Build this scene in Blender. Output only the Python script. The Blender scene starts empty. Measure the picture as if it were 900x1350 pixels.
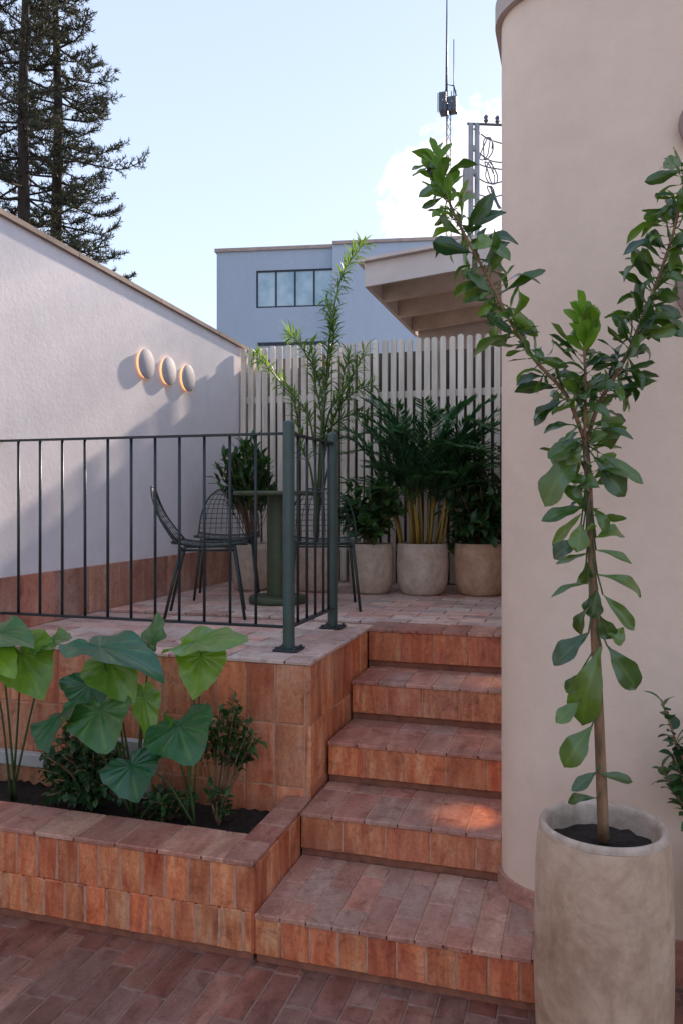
import bpy, math, random
from mathutils import Vector, Matrix
R = math.radians
sc = bpy.context.scene
COL = sc.collection
rng = random.Random(7)

# ------------------------------------------------------------------ survey of the site
A = R(16.85); F = 1040.0; HC = 1.515
SA, CA = math.sin(A), math.cos(A)
def P(px, py, d):
    u = (px-450)/F; v = (py-660)/F
    return Vector((d*(-SA+u*CA), d*(CA+u*SA), HC-v*d))
def PY(px, py, Y):
    u = (px-450)/F
    return P(px, py, Y/(CA+u*SA))
TZ = .87      # terrace level
ZS = [.165, .33, .50, .678, .87]
YS = [2.39, 2.83, 3.17, 3.53, 3.86]
XL = -1.03; XW = -2.70; YF = 6.0; YR = 2.98

# ------------------------------------------------------------------ mesh builder
class MB:
    def __init__(s): s.v=[]; s.f=[]; s.m=[]; s.c=[]; s.sm=[]
    def add(s, vs, fs, mi=0, c=(.5,.5,.5), smooth=False):
        b=len(s.v); s.v += [tuple(x) for x in vs]
        if isinstance(c, list): s.c += c
        else: s.c += [c]*len(vs)
        for f in fs: s.f.append([b+i for i in f]); s.m.append(mi); s.sm.append(smooth)
    def box(s, lo, hi, mi=0, c=(.5,.5,.5), M=None, bev=0):
        x0,y0,z0=lo; x1,y1,z1=hi
        if bev:
            b=bev; vs=[]; 
            for (x,sx) in ((x0,1),(x1,-1)):
                for (y,sy) in ((y0,1),(y1,-1)):
                    for (z,sz) in ((z0,1),(z1,-1)):
                        vs += [(x,y+sy*b,z+sz*b),(x+sx*b,y,z+sz*b),(x+sx*b,y+sy*b,z)]
            def i(a,b_,c_,k): return (a*4+b_*2+c_)*3+k
            fs=[[i(0,0,0,0),i(0,0,1,0),i(0,1,1,0),i(0,1,0,0)],[i(1,0,0,0),i(1,1,0,0),i(1,1,1,0),i(1,0,1,0)],
                [i(0,0,0,1),i(1,0,0,1),i(1,0,1,1),i(0,0,1,1)],[i(0,1,0,1),i(0,1,1,1),i(1,1,1,1),i(1,1,0,1)],
                [i(0,0,0,2),i(0,1,0,2),i(1,1,0,2),i(1,0,0,2)],[i(0,0,1,2),i(1,0,1,2),i(1,1,1,2),i(0,1,1,2)]]
            for a in (0,1):
                for b_ in (0,1):
                    fs.append([i(a,b_,0,0),i(a,b_,1,0),i(a,b_,1,1),i(a,b_,0,1)])
                    fs.append([i(a,0,b_,0),i(a,1,b_,0),i(a,1,b_,2),i(a,0,b_,2)])
                    fs.append([i(0,a,b_,1),i(1,a,b_,1),i(1,a,b_,2),i(0,a,b_,2)])
                    for c_ in (0,1): fs.append([i(a,b_,c_,0),i(a,b_,c_,1),i(a,b_,c_,2)])
        else:
            vs=[(x,y,z) for x in (x0,x1) for y in (y0,y1) for z in (z0,z1)]
            fs=[[0,1,3,2],[4,6,7,5],[0,4,5,1],[2,3,7,6],[0,2,6,4],[1,5,7,3]]
        if M is not None: vs=[M@Vector(q) for q in vs]
        s.add(vs,fs,mi,c)
    def tube(s, pts, r, n=8, mi=0, c=(.5,.5,.5), cap=True, closed=False):
        pts=[Vector(p) for p in pts]; N=len(pts)
        rs = r if isinstance(r,(list,tuple)) else [r]*N
        vs=[]; up=None
        for i,p in enumerate(pts):
            if closed: t=(pts[(i+1)%N]-pts[i-1])
            else: t=pts[min(i+1,N-1)]-pts[max(i-1,0)]
            t.normalize()
            if up is None:
                up = Vector((0,0,1)) if abs(t.z)<.9 else Vector((1,0,0))
            a=t.cross(up); 
            if a.length<1e-6: a=t.cross(Vector((0,1,0)))
            a.normalize(); b=a.cross(t); up=b
            for k in range(n):
                th=2*math.pi*k/n
                vs.append(p+(a*math.cos(th)+b*math.sin(th))*rs[i])
        fs=[]
        M_=N if closed else N-1
        for i in range(M_):
            j=(i+1)%N
            for k in range(n):
                k2=(k+1)%n
                fs.append([i*n+k,i*n+k2,j*n+k2,j*n+k])
        if cap and not closed:
            fs.append(list(range(n-1,-1,-1))); fs.append([(N-1)*n+k for k in range(n)])
        s.add(vs,fs,mi,c,True)
    def lathe(s, prof, cx=0, cy=0, n=48, mi=0, c=(.5,.5,.5), wob=0):
        vs=[]
        ph=rng.random()*6
        for (r,z) in prof:
            for k in range(n):
                th=2*math.pi*k/n
                rr=r*(1+wob*math.sin(3*th+ph+z*4)+wob*.6*math.sin(2*th-ph-z*7))
                vs.append((cx+rr*math.cos(th),cy+rr*math.sin(th),z))
        fs=[]
        for i in range(len(prof)-1):
            for k in range(n):
                k2=(k+1)%n; fs.append([i*n+k,i*n+k2,(i+1)*n+k2,(i+1)*n+k])
        s.add(vs,fs,mi,c,True)
    def disc(s, cx, cy, z, r, n=48, mi=0, flip=False, c=(.5,.5,.5)):
        vs=[(cx+r*math.cos(2*math.pi*k/n),cy+r*math.sin(2*math.pi*k/n),z) for k in range(n)]
        s.add(vs,[list(range(n))],mi,c)
    def build(s, name, mats, parent=None):
        me=bpy.data.meshes.new(name); me.from_pydata(s.v,[],s.f)
        if not isinstance(mats,(list,tuple)): mats=[mats]
        for m in mats: me.materials.append(m)
        me.polygons.foreach_set('material_index', s.m)
        me.polygons.foreach_set('use_smooth', s.sm)
        at=me.attributes.new('rnd','FLOAT_COLOR','POINT')
        flat=[]
        for c in s.c: flat += [c[0],c[1],c[2],1.0]
        at.data.foreach_set('color', flat)
        me.update()
        o=bpy.data.objects.new(name,me); COL.objects.link(o)
        if parent is not None: o.parent=parent
        return o
def rc(): return (rng.random(),rng.random(),rng.random())
def empty(name, loc, label, cat, group=None, rz=0):
    o=bpy.data.objects.new(name,None); COL.objects.link(o); o.location=loc; o.rotation_euler=(0,0,rz)
    o.empty_display_size=.1
    return tag(o,label,cat,group)
def tag(o,label,cat,group=None):
    o['label']=label; o['category']=cat
    if group: o['group']=group
    return o
def struct(o): o['kind']='structure'; return o

# ------------------------------------------------------------------ materials
def mat(name):
    m=bpy.data.materials.new(name); m.use_nodes=True; nt=m.node_tree; nt.nodes.clear()
    out=nt.nodes.new('ShaderNodeOutputMaterial'); b=nt.nodes.new('ShaderNodeBsdfPrincipled')
    nt.links.new(b.outputs[0],out.inputs[0]); return m,nt,b,out
def N(nt,t,**k):
    n=nt.nodes.new(t)
    for a,v in k.items():
        if a.startswith('i_'): n.inputs[a[2:].replace('_',' ')].default_value=v
        else: setattr(n,a,v)
    return n
def ramp(nt,stops,fac=None):
    n=nt.nodes.new('ShaderNodeValToRGB'); e=n.color_ramp.elements
    while len(e)<len(stops): e.new(.5)
    for i,(p,c) in enumerate(stops): e[i].position=p; e[i].color=(*c,1) if len(c)==3 else c
    if fac is not None: nt.links.new(fac,n.inputs[0])
    return n
def mix(nt,fac,a,b,mode='MIX'):
    n=nt.nodes.new('ShaderNodeMix'); n.data_type='RGBA'; n.blend_type=mode
    for s,v in ((0,fac),(6,a),(7,b)):
        if isinstance(v,(int,float)): n.inputs[s].default_value=v
        elif isinstance(v,tuple): n.inputs[s].default_value=(*v,1)
        else: nt.links.new(v,n.inputs[s])
    return n.outputs[2]
def noise(nt,vec,scale,detail=5,rough=.6,dist=0):
    n=N(nt,'ShaderNodeTexNoise'); n.inputs['Scale'].default_value=scale; n.inputs['Detail'].default_value=detail
    n.inputs['Roughness'].default_value=rough; n.inputs['Distortion'].default_value=dist
    if vec is not None: nt.links.new(vec,n.inputs['Vector'])
    return n.outputs[0]
def bump(nt,h,b,strength=.3,dist=.01):
    n=N(nt,'ShaderNodeBump'); n.inputs['Strength'].default_value=strength; n.inputs['Distance'].default_value=dist
    nt.links.new(h,n.inputs['Height']); nt.links.new(n.outputs[0],b.inputs['Normal'])
def coord(nt,scale=(1,1,1),off=True):
    tc=N(nt,'ShaderNodeTexCoord'); mp=N(nt,'ShaderNodeMapping'); mp.inputs['Scale'].default_value=scale
    nt.links.new(tc.outputs['Object'],mp.inputs['Vector'])
    at=N(nt,'ShaderNodeAttribute'); at.attribute_name='rnd'
    v=mp.outputs[0]
    if off:
        vm=N(nt,'ShaderNodeVectorMath'); vm.operation='MULTIPLY_ADD'
        nt.links.new(at.outputs['Color'],vm.inputs[0]); vm.inputs[1].default_value=(9,9,9); nt.links.new(v,vm.inputs[2]); v=vm.outputs[0]
    return v,at,tc
def tile_mat(name,c1,c2,c3,scale,rough=.7,dust=(.42,.33,.29),dustamt=.35,bs=.25):
    m,nt,b,_=mat(name)
    v,at,tc=coord(nt,scale)
    sep=N(nt,'ShaderNodeSeparateColor'); nt.links.new(at.outputs['Color'],sep.inputs[0])
    n1=noise(nt,v,3.2,6,.62,.4)
    r1=ramp(nt,[(.30,c1),(.52,c2),(.74,c3)],n1).outputs[0]
    tone=ramp(nt,[(0,(.78,.72,.70)),(.35,(.92,.90,.90)),(.75,(1.06,1.04,1.0)),(1,(1.20,1.24,1.18))],sep.outputs[0]).outputs[0]
    c=mix(nt,1.0,r1,tone,'MULTIPLY')
    hue=ramp(nt,[(0,(1.05,.82,.80)),(.5,(1,1,1)),(1,(.95,1.16,1.22))],sep.outputs[1]).outputs[0]
    c=mix(nt,.8,c,hue,'MULTIPLY')
    # dust and wear, continuous over tiles
    n2=noise(nt,tc.outputs['Object'],2.3,6,.65)
    d=ramp(nt,[(.45,(0,0,0)),(.75,(dustamt,)*3)],n2).outputs[0]
    c=mix(nt,d,c,dust)
    n3=noise(nt,tc.outputs['Object'],75,6,.75)
    sp=ramp(nt,[(.32,(.62,.60,.60)),(.5,(1,1,1)),(.72,(1.12,1.12,1.12))],n3).outputs[0]
    c=mix(nt,.8,c,sp,'MULTIPLY')
    n5=noise(nt,tc.outputs['Object'],11,7,.7,.8)
    c=mix(nt,.8,c,ramp(nt,[(.34,(.58,.48,.46)),(.47,(1,1,1)),(.62,(1.02,1.0,1.0)),(.72,(1.25,1.35,1.4))],n5).outputs[0],'MULTIPLY')
    nt.links.new(c,b.inputs['Base Color'])
    rr=ramp(nt,[(.3,(rough-.18,)*3),(.7,(rough+.12,)*3)],n1).outputs[0]
    nt.links.new(rr,b.inputs['Roughness'])
    bump(nt,n3,b,bs,.006)
    return m
M={}
M['riser']=tile_mat('terracotta_riser',(.42,.095,.042),(.64,.205,.082),(.78,.41,.22),(8,8,1.8),.55,(.50,.33,.25),.30)
M['wall_tile']=tile_mat('terracotta_wall',(.46,.125,.056),(.66,.25,.115),(.78,.42,.25),(6,6,1.4),.62,(.50,.36,.29),.40)
M['tread']=tile_mat('terracotta_tread',(.34,.145,.10),(.50,.24,.17),(.62,.365,.275),(5,1.4,4),.62,(.52,.38,.31),.55)
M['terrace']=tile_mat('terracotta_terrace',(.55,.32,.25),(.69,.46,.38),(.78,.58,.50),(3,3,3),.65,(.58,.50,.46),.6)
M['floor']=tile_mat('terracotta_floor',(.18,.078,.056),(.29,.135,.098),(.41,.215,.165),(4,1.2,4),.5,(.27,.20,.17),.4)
M['skirt']=tile_mat('terracotta_skirting',(.36,.14,.09),(.50,.22,.15),(.62,.34,.25),(4,4,.9),.6,(.55,.42,.36),.5)
def simple(name,col,rough=.6,metal=0,var=.15,sc_=6,bs=.1,col2=None,scale=(1,1,1)):
    m,nt,b,_=mat(name); v,at,tc=coord(nt,scale)
    n=noise(nt,v,sc_,6,.6)
    lo=tuple(x*(1-var) for x in col); hi=tuple(min(1,x*(1+var)) for x in (col2 or col))
    nt.links.new(ramp(nt,[(.3,lo),(.7,hi)],n).outputs[0],b.inputs['Base Color'])
    b.inputs['Roughness'].default_value=rough; b.inputs['Metallic'].default_value=metal
    if bs: bump(nt,noise(nt,v,sc_*9,3,.6),b,bs,.004)
    return m
M['mortar']=simple('tile_mortar',(.30,.18,.135),.9,var=.25,sc_=30)
M['mortar_red']=simple('red_grout',(.50,.28,.185),.85,var=.25,sc_=30)
M['recess']=simple('gap_shade_mortar',(.27,.105,.062),.9,var=.3,sc_=20)  # bed mortar darkened so the shade in the riser gaps is in the colour
M['soil']=simple('dark_soil',(.028,.018,.013),.95,var=.5,sc_=40,bs=.8)
M['ground']=simple('packed_ground',(.16,.12,.10),.9,var=.3,sc_=.7)
def plaster(name,col,stain,amt,bs=.3,rough=.85):
    m,nt,b,_=mat(name); v,at,tc=coord(nt,(1,1,.35),False)
    n=noise(nt,v,1.6,7,.6,.3); n2=noise(nt,tc.outputs['Object'],9,5,.65)
    c=mix(nt,ramp(nt,[(.45,(0,0,0)),(.72,(amt,)*3)],n).outputs[0],col,stain)
    c=mix(nt,.5,c,ramp(nt,[(.3,(.88,.88,.87)),(.7,(1.06,1.06,1.06))],n2).outputs[0],'MULTIPLY')
    nt.links.new(c,b.inputs['Base Color']); b.inputs['Roughness'].default_value=rough
    bump(nt,noise(nt,tc.outputs['Object'],38,5,.7),b,bs,.005)
    return m
M['white_plaster']=plaster('white_lime_plaster',(.80,.745,.76),(.70,.65,.655),.5)
M['beige_plaster']=plaster('beige_plaster',(.81,.625,.485),(.72,.55,.43),.6)
M['coping']=simple('coping_stone',(.34,.25,.20),.8,var=.25,sc_=5)
M['coping_pale']=simple('coping_pale',(.45,.36,.32),.8,var=.2,sc_=5)
M['post']=simple('green_post_paint',(.045,.078,.066),.42,.0,.2,9,.06)
M['rail']=simple('dark_rail_paint',(.018,.026,.030),.4,.0,.25,9,.06)
M['chair']=simple('dark_green_wire_paint',(.016,.032,.028),.4,.0,.25,9,.0)
M['table']=simple('olive_table_paint',(.060,.080,.040),.5,.0,.25,7,.08)
M['slat']=simple('weathered_slat',(.68,.59,.49),.8,0,.18,3,.2,(.80,.71,.60),(4,4,.5))
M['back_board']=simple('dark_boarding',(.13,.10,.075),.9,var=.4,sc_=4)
M['fascia']=simple('fascia_paint',(.60,.51,.47),.7,0,.12,3,.05)
M['beam']=simple('beam_wood',(.60,.50,.42),.7,0,.2,5,.1)
M['blue']=plaster('blue_render',(.47,.55,.66),(.41,.49,.60),.4)
M['frame_dark']=simple('dark_window_frame',(.012,.016,.03),.4,0,.1,5,0)
M['concrete']=simple('pole_concrete',(.30,.30,.31),.8,0,.2,4,.1)
M['steel']=simple('mast_steel',(.10,.12,.15),.5,.3,.2,4,0)
M['bark']=simple('dark_bark',(.045,.032,.026),.95,0,.4,8,.5,scale=(3,3,.5))
M['stem']=simple('pale_brown_stem',(.27,.15,.08),.8,0,.45,22,.7,scale=(2,2,.5))
M['greenstem']=simple('green_stem',(.07,.11,.035),.5,0,.3,9,.05)
M['cane']=simple('yellow_cane',(.30,.20,.04),.45,0,.45,9,.05,scale=(1,1,.4))
M['disc']=simple('grey_lamp_disc',(.44,.41,.44),.7,0,.1,8,.05)
M['disc_brown']=simple('brown_lamp_disc',(.30,.20,.17),.7,0,.1,8,.05)
M['stone']=simple('pale_stone',(.50,.47,.45),.85,0,.15,8,.2)
m,nt,b,_=mat('window_glass'); b.inputs['Base Color'].default_value=(.30,.44,.52,1); b.inputs['Roughness'].default_value=.08
b.inputs['Specular IOR Level'].default_value=.9; M['glass']=m
tcx=N(nt,'ShaderNodeTexCoord'); 
nn=noise(nt,tcx.outputs['Object'],1.6,2); nt.links.new(ramp(nt,[(.35,(.28,.45,.55)),(.65,(.50,.66,.74))],nn).outputs[0],b.inputs['Base Color'])
m,nt,b,_=mat('warm_lamp_glow'); b.inputs['Base Color'].default_value=(.9,.6,.3,1)
b.inputs['Emission Color'].default_value=(1,.45,.18,1); b.inputs['Emission Strength'].default_value=.42; M['glow']=m
def potmat(name,c1,c2,c3,s=5):
    m,nt,b,_=mat(name); tc=N(nt,'ShaderNodeTexCoord')
    n=noise(nt,tc.outputs['Object'],s,8,.68,.6); n2=noise(nt,tc.outputs['Object'],s*5,6,.7)
    n4=noise(nt,tc.outputs['Object'],s*.55,4,.6,1.2)
    c=ramp(nt,[(.32,c1),(.5,c2),(.70,c3)],n).outputs[0]
    c=mix(nt,ramp(nt,[(.52,(0,0,0)),(.60,(.45,)*3),(.64,(0,0,0))],n4).outputs[0],c,c1)
    c=mix(nt,.75,c,ramp(nt,[(.3,(.72,.70,.68)),(.55,(1,1,1)),(.75,(1.1,1.1,1.1))],n2).outputs[0],'MULTIPLY')
    nt.links.new(c,b.inputs['Base Color']); b.inputs['Roughness'].default_value=.8
    bump(nt,n2,b,.3,.006); return m
M['pot_big']=potmat('mottled_clay_pot',(.32,.185,.11),(.54,.37,.25),(.68,.52,.39),3.2)
M['pot_white']=potmat('pale_clay_pot',(.44,.33,.24),(.58,.46,.36),(.67,.57,.47),5)
M['pot_rim']=potmat('pot_rim_clay',(.38,.27,.20),(.54,.42,.33),(.66,.55,.46),6)
M['pot_terra']=potmat('warm_clay_pot',(.42,.24,.14),(.53,.33,.21),(.60,.43,.31),5)
def leafmat(name,dark,light,rough=.35,trans=.3,tcol=None,vein=False,coat=0):
    m,nt,b,out=mat(name); tc=N(nt,'ShaderNodeTexCoord')
    at=N(nt,'ShaderNodeAttribute'); at.attribute_name='rnd'
    sep=N(nt,'ShaderNodeSeparateColor'); nt.links.new(at.outputs['Color'],sep.inputs[0])
    c=ramp(nt,[(0,dark),(1,light)],sep.outputs[0]).outputs[0]
    n=noise(nt,tc.outputs['Object'],22,4,.6)
    c=mix(nt,.8,c,ramp(nt,[(.3,(.72,.76,.7)),(.7,(1.2,1.18,1.1))],n).outputs[0],'MULTIPLY')
    if vein:
        vv=ramp(nt,[(0,(0,0,0)),(.62,(0,0,0)),(1,(.15,)*3)],sep.outputs[2]).outputs[0]
        c=mix(nt,vv,c,tuple(min(1,x*1.9+.03) for x in light))
    nt.links.new(c,b.inputs['Base Color']); b.inputs['Roughness'].default_value=rough; b.inputs['Coat Weight'].default_value=coat; b.inputs['Coat Roughness'].default_value=.25
    t=N(nt,'ShaderNodeBsdfTranslucent'); mx=N(nt,'ShaderNodeMixShader'); mx.inputs[0].default_value=trans
    c2=mix(nt,1.0,c,tcol or (1.7,1.9,.6),'MULTIPLY'); nt.links.new(c2,t.inputs[0])
    nt.links.new(b.outputs[0],mx.inputs[1]); nt.links.new(t.outputs[0],mx.inputs[2]); nt.links.new(mx.outputs[0],out.inputs[0])
    bump(nt,noise(nt,tc.outputs['Object'],60,2,.5),b,.12,.003)
    return m
M['ficus_leaf']=leafmat('ficus_leaf',(.016,.060,.022),(.145,.24,.030),.32,.30,vein=True,coat=.9)
M['young_leaf']=leafmat('young_leaf',(.10,.20,.02),(.18,.31,.04),.4,.4)
M['ear_leaf']=leafmat('elephant_ear_leaf',(.020,.125,.062),(.21,.36,.028),.30,.3,vein=True,coat=.35)
M['dark_leaf']=leafmat('dark_shrub_leaf',(.016,.052,.020),(.060,.135,.042),.4,.2)
M['mid_leaf']=leafmat('mid_shrub_leaf',(.022,.065,.022),(.070,.16,.045),.38,.25)
M['palm_leaf']=leafmat('palm_leaf',(.018,.075,.038),(.070,.175,.075),.36,.22)
M['light_leaf']=leafmat('light_narrow_leaf',(.07,.13,.045),(.22,.30,.10),.45,.4)
M['conifer']=leafmat('conifer_needles',(.020,.030,.020),(.080,.085,.055),.8,.15,(1.3,1.2,.7))

# ------------------------------------------------------------------ tiling
def tiles(mb,O,U,V,Nn,Lu,Lv,tu,tv,mi=0,gap=.007,th=.016,ch=.003,stagger=.5,off=0,voff=0,jit=.0012,skip=None):
    O=Vector(O);U=Vector(U);V=Vector(V);Nn=Vector(Nn)
    if Lu<=0 or Lv<=0: return
    q=O-Nn*.0032; e_=.003
    mb.add([q+U*a+V*b_ for a,b_ in ((e_,e_),(Lu-e_,e_),(Lu-e_,Lv-e_),(e_,Lv-e_))],[[0,1,2,3]],1)
    i=0; v=-voff; row=0
    while v<Lv-1e-6:
        v0=max(v,0); v1=min(v+tv,Lv)
        u=-off-(rng.random()*tu if stagger=='rand' else (stagger*tu if row%2 else 0))
        while u<Lu-1e-6:
            u0=max(u,0); u1=min(u+tu,Lu)
            if u1-u0>.018 and v1-v0>.012 and not (skip and skip(O+U*((u0+u1)/2)+V*((v0+v1)/2))):
                g=gap/2; a0,a1,b0,b1=u0+g*(u0>0),u1-g*(u1<Lu),v0+g*(v0>0),v1-g*(v1<Lv)
                a0+=rng.uniform(0,.0012);a1-=rng.uniform(0,.0012)
                c=rc(); h=[rng.uniform(-jit,jit) for _ in range(4)]
                lo=[O+U*a+V*b_ - Nn*th for a,b_ in ((a0,b0),(a1,b0),(a1,b1),(a0,b1))]
                md=[O+U*a+V*b_ - Nn*ch + Nn*h[k] for k,(a,b_) in enumerate(((a0,b0),(a1,b0),(a1,b1),(a0,b1)))]
                hi=[O+U*(a+rng.uniform(-.0016,.0016))+V*(b_+rng.uniform(-.0016,.0016)) + Nn*h[k] for k,(a,b_) in enumerate(((a0+ch,b0+ch),(a1-ch,b0+ch),(a1-ch,b1-ch),(a0+ch,b1-ch)))]
                fs=[[8,9,10,11]]
                for k in range(4):
                    k2=(k+1)%4; fs.append([k,k2,4+k2,4+k]); fs.append([4+k,4+k2,8+k2,8+k])
                mb.add(lo+md+hi,fs,mi,c)
            u+=tu
        v+=tv; row+=1
X_,Y_,Z_=(1,0,0),(0,1,0),(0,0,1)

# ------------------------------------------------------------------ ground and courtyard
mb=MB(); 
mb.add([(-400,-400,-.03),(400,-400,-.03),(400,400,-.03),(-400,400,-.03)],[[0,1,2,3]])
struct(mb.build('ground',M['ground']))
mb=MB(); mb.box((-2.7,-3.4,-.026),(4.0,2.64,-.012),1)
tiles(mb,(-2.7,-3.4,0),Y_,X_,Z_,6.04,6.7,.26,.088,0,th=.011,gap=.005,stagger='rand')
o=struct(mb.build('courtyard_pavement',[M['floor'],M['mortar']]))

# stairs
st=empty('stairs',((XL-.27)/2,2.4,0),'flight of five terracotta tiled steps rising to the terrace between brick wall and beige wall','stairs')
def local(o,root):   # vertices were given in world space
    o.parent=root; o.matrix_parent_inverse=Matrix.Translation(root.location).inverted()@Matrix.Identity(4)
    return o
def locz(o,root):
    o.parent=root; o.matrix_parent_inverse=(Matrix.Translation(root.location)@Matrix.Rotation(root.rotation_euler.z,4,'Z')).inverted(); return o
zb=0
for i in range(5):
    x0=XL+.012 if i!=4 else XL; x1=-.2 if i else .15
    y0=YS[i]; y1=(YS[i+1]+.03) if i<4 else YS[i]+.25
    z0=0 if i==0 else ZS[i-1]; z1=ZS[i]
    mb=MB(); mb.box((x0,y0+.016,z0-.02 if i else -.02),(x1-.006,y1+.02,z1-.014),3)
    tiles(mb,(x0,y0,z0+.030),X_,Z_,(0,-1,0),x1-x0,z1-z0-.030-.016,.094 if i==0 else .165,.3,0,gap=.004,th=.016,ch=.003,jit=.0015)
    if i==0: tiles(mb,(x1,y0+.016,z0+.03),Y_,Z_,X_,.22,z1-z0-.046,.094,.3,0,gap=.006,th=.012)
    tiles(mb,(x0,y0-.005,z1),Y_,X_,Z_,min(y1,YS[i+1] if i<4 else y1)-y0+.015 if i<4 else .24,x1-x0,.235 if i==0 else .26,.088 if i==0 else .125,2,gap=.0045,th=.015,ch=.003,stagger=.0 if i else .5)
    locz(mb.build('step',[M['riser'],M['mortar_red'],M['tread'],M['recess']]),st)

# planter (brick trough)
pl=empty('planter',(-1.8,2.6,0),'long terracotta tiled planter box with dark soil at the foot of the terrace wall','planter')
mb=MB(); px0=XW+.004; px1=-1.02; hx=-1.15; hy=2.60
mb.box((px0,YS[0]+.016,-.02),(px1-.012,hy-.012,.316),3); mb.box((hx+.012,hy-.013,-.02),(px1-.012,YR,.316),1)
tiles(mb,(px0,YS[0],.03),X_,Z_,(0,-1,0),px1-px0,.134,.086,.3,0,gap=.006,th=.016,ch=.004,jit=.002)
tiles(mb,(px0,YS[0],.164),X_,Z_,(0,-1,0),px1-px0,.150,.086,.3,0,gap=.006,th=.016,ch=.004,off=.03,jit=.002)
tiles(mb,(px1,YS[0],.03),Y_,Z_,X_,YS[1]-YS[0],.284,.110,.3,0,gap=.006,th=.012)
tiles(mb,(px0,YS[0]-.005,.33),X_,Y_,Z_,hx-px0+.02,hy-YS[0],.165,.30,2,gap=.006,th=.014,ch=.004)
tiles(mb,(hx+.018,YS[0]-.005,.33),Y_,X_,Z_,YR-YS[0]+.004,px1-hx-.022,.15,.3,2,gap=.006,th=.014,ch=.004)
tiles(mb,(px0,hy,.10),X_,Z_,Y_,hx-px0,.214,.17,.3,0,gap=.006,th=.01)
locz(mb.build('trough',[M['riser'],M['mortar_red'],M['tread'],M['recess']]),pl)
mb=MB(); n=60; vs=[];
for j in range(9):
    for i in range(n+1):
        vs.append((px0+(hx+.012-px0)*i/n, hy-.01+(YR-hy+.02)*j/8, .25+rng.uniform(-.010,.014)))
mb.add(vs,[[j*(n+1)+i,j*(n+1)+i+1,(j+1)*(n+1)+i+1,(j+1)*(n+1)+i] for j in range(8) for i in range(n)],0,(.5,.5,.5),True)
locz(mb.build('soil',M['soil']),pl)

# terrace retaining wall
rw=MB(); rw.box((XW-.1,YR+.016,-.02),(XL-.016,YS[4]+.02,TZ-.016),1)
tiles(rw,(XW,YR,.11),X_,Z_,(0,-1,0),XL-XW,TZ-.016-.11,.128,.252,0,gap=.005,th=.016,ch=.003,stagger=0,off=.02,jit=.0012)
tiles(rw,(XL,YR,.11),Y_,Z_,X_,YS[4]-YR,TZ-.016-.11,.145,.252,0,gap=.005,th=.016,ch=.003,stagger=0)
tag(rw.build('retaining_wall',[M['wall_tile'],M['mortar_red']]),'terracotta tiled retaining wall carrying the terrace behind the planter','wall')
# terrace paving
mb=MB(); mb.box((XW-.1,YR+.018,TZ-.15),(XL-.018,YS[4]+.24,TZ-.0145),1); mb.box((XL-.018,YS[4]+.245,TZ-.15),(-.25,6.5,TZ-.0145),1); mb.box((XW-.1,YS[4]+.24,TZ-.15),(XL-.018,6.5,TZ-.0145),1)
tiles(mb,(XW,YR-.004,TZ),X_,Y_,Z_,XL-XW+.004,.13,.26,.14,0,gap=.006,th=.014,ch=.003,stagger=0)
tiles(mb,(XL-.135,YR+.126,TZ),Y_,X_,Z_,YS[4]-YR-.126+.12,.139,.26,.14,0,gap=.006,th=.014,ch=.003,stagger=0)
tiles(mb,(XW,YR+.126,TZ),X_,Y_,Z_,XL-XW-.135,YS[4]-YR-.126+.12,.26,.125,0,gap=.006,th=.014,ch=.003)
tiles(mb,(XW,YS[4]+.24,TZ),X_,Y_,Z_,-.25-XW,6.45-YS[4]-.24,.26,.125,0,gap=.006,th=.014,ch=.003)
tiles(mb,(XL+.004,YS[4]+.24,TZ),X_,Y_,Z_,.0,.0,.26,.125,0)
struct(mb.build('terrace_pavement',[M['terrace'],M['mortar']]))

# left boundary wall
bw=empty('boundary_wall',(XW-.1,3,0),'long white plastered wall on the left with thin coping and terracotta skirting','wall')
ya,yb=-3.4,YF+.25
def wtop(y): return HC+1.385-(y-3.2)*.041
mb=MB(); T=.16
mb.add([(XW,ya,-.02),(XW,yb,-.02),(XW,yb,wtop(yb)),(XW,ya,wtop(ya)),(XW-T,ya,-.02),(XW-T,yb,-.02),(XW-T,yb,wtop(yb)),(XW-T,ya,wtop(ya))],
       [[0,3,2,1],[4,5,6,7],[0,4,7,3],[1,2,6,5],[3,7,6,2],[0,1,5,4]])
locz(mb.build('plaster_wall',M['white_plaster']),bw)
mb=MB(); 
y=ya
while y<yb:
    y2=min(y+.9,yb+.01); o_=.022; t=.028; a=wtop(y)+.001; b2=wtop(y2)+.001; g=.003
    vs=[(x,yy,zz+dz) for x in (XW-T-o_,XW+o_) for (yy,zz) in ((y+g,a),(y2-g,b2)) for dz in (0,t)]
    mb.add(vs,[[0,1,3,2],[4,6,7,5],[0,4,5,1],[2,3,7,6],[0,2,6,4],[1,5,7,3]],0,rc()); y=y2
locz(mb.build('coping',M['coping']),bw)
mb=MB()
tiles(mb,(XW+.014,YR+.02,TZ+.001),Y_,Z_,X_,yb-YR-.2,.268,.30,.4,0,gap=.005,th=.013,ch=.003,stagger=0)
locz(mb.build('skirting',M['skirt']),bw)

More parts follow.
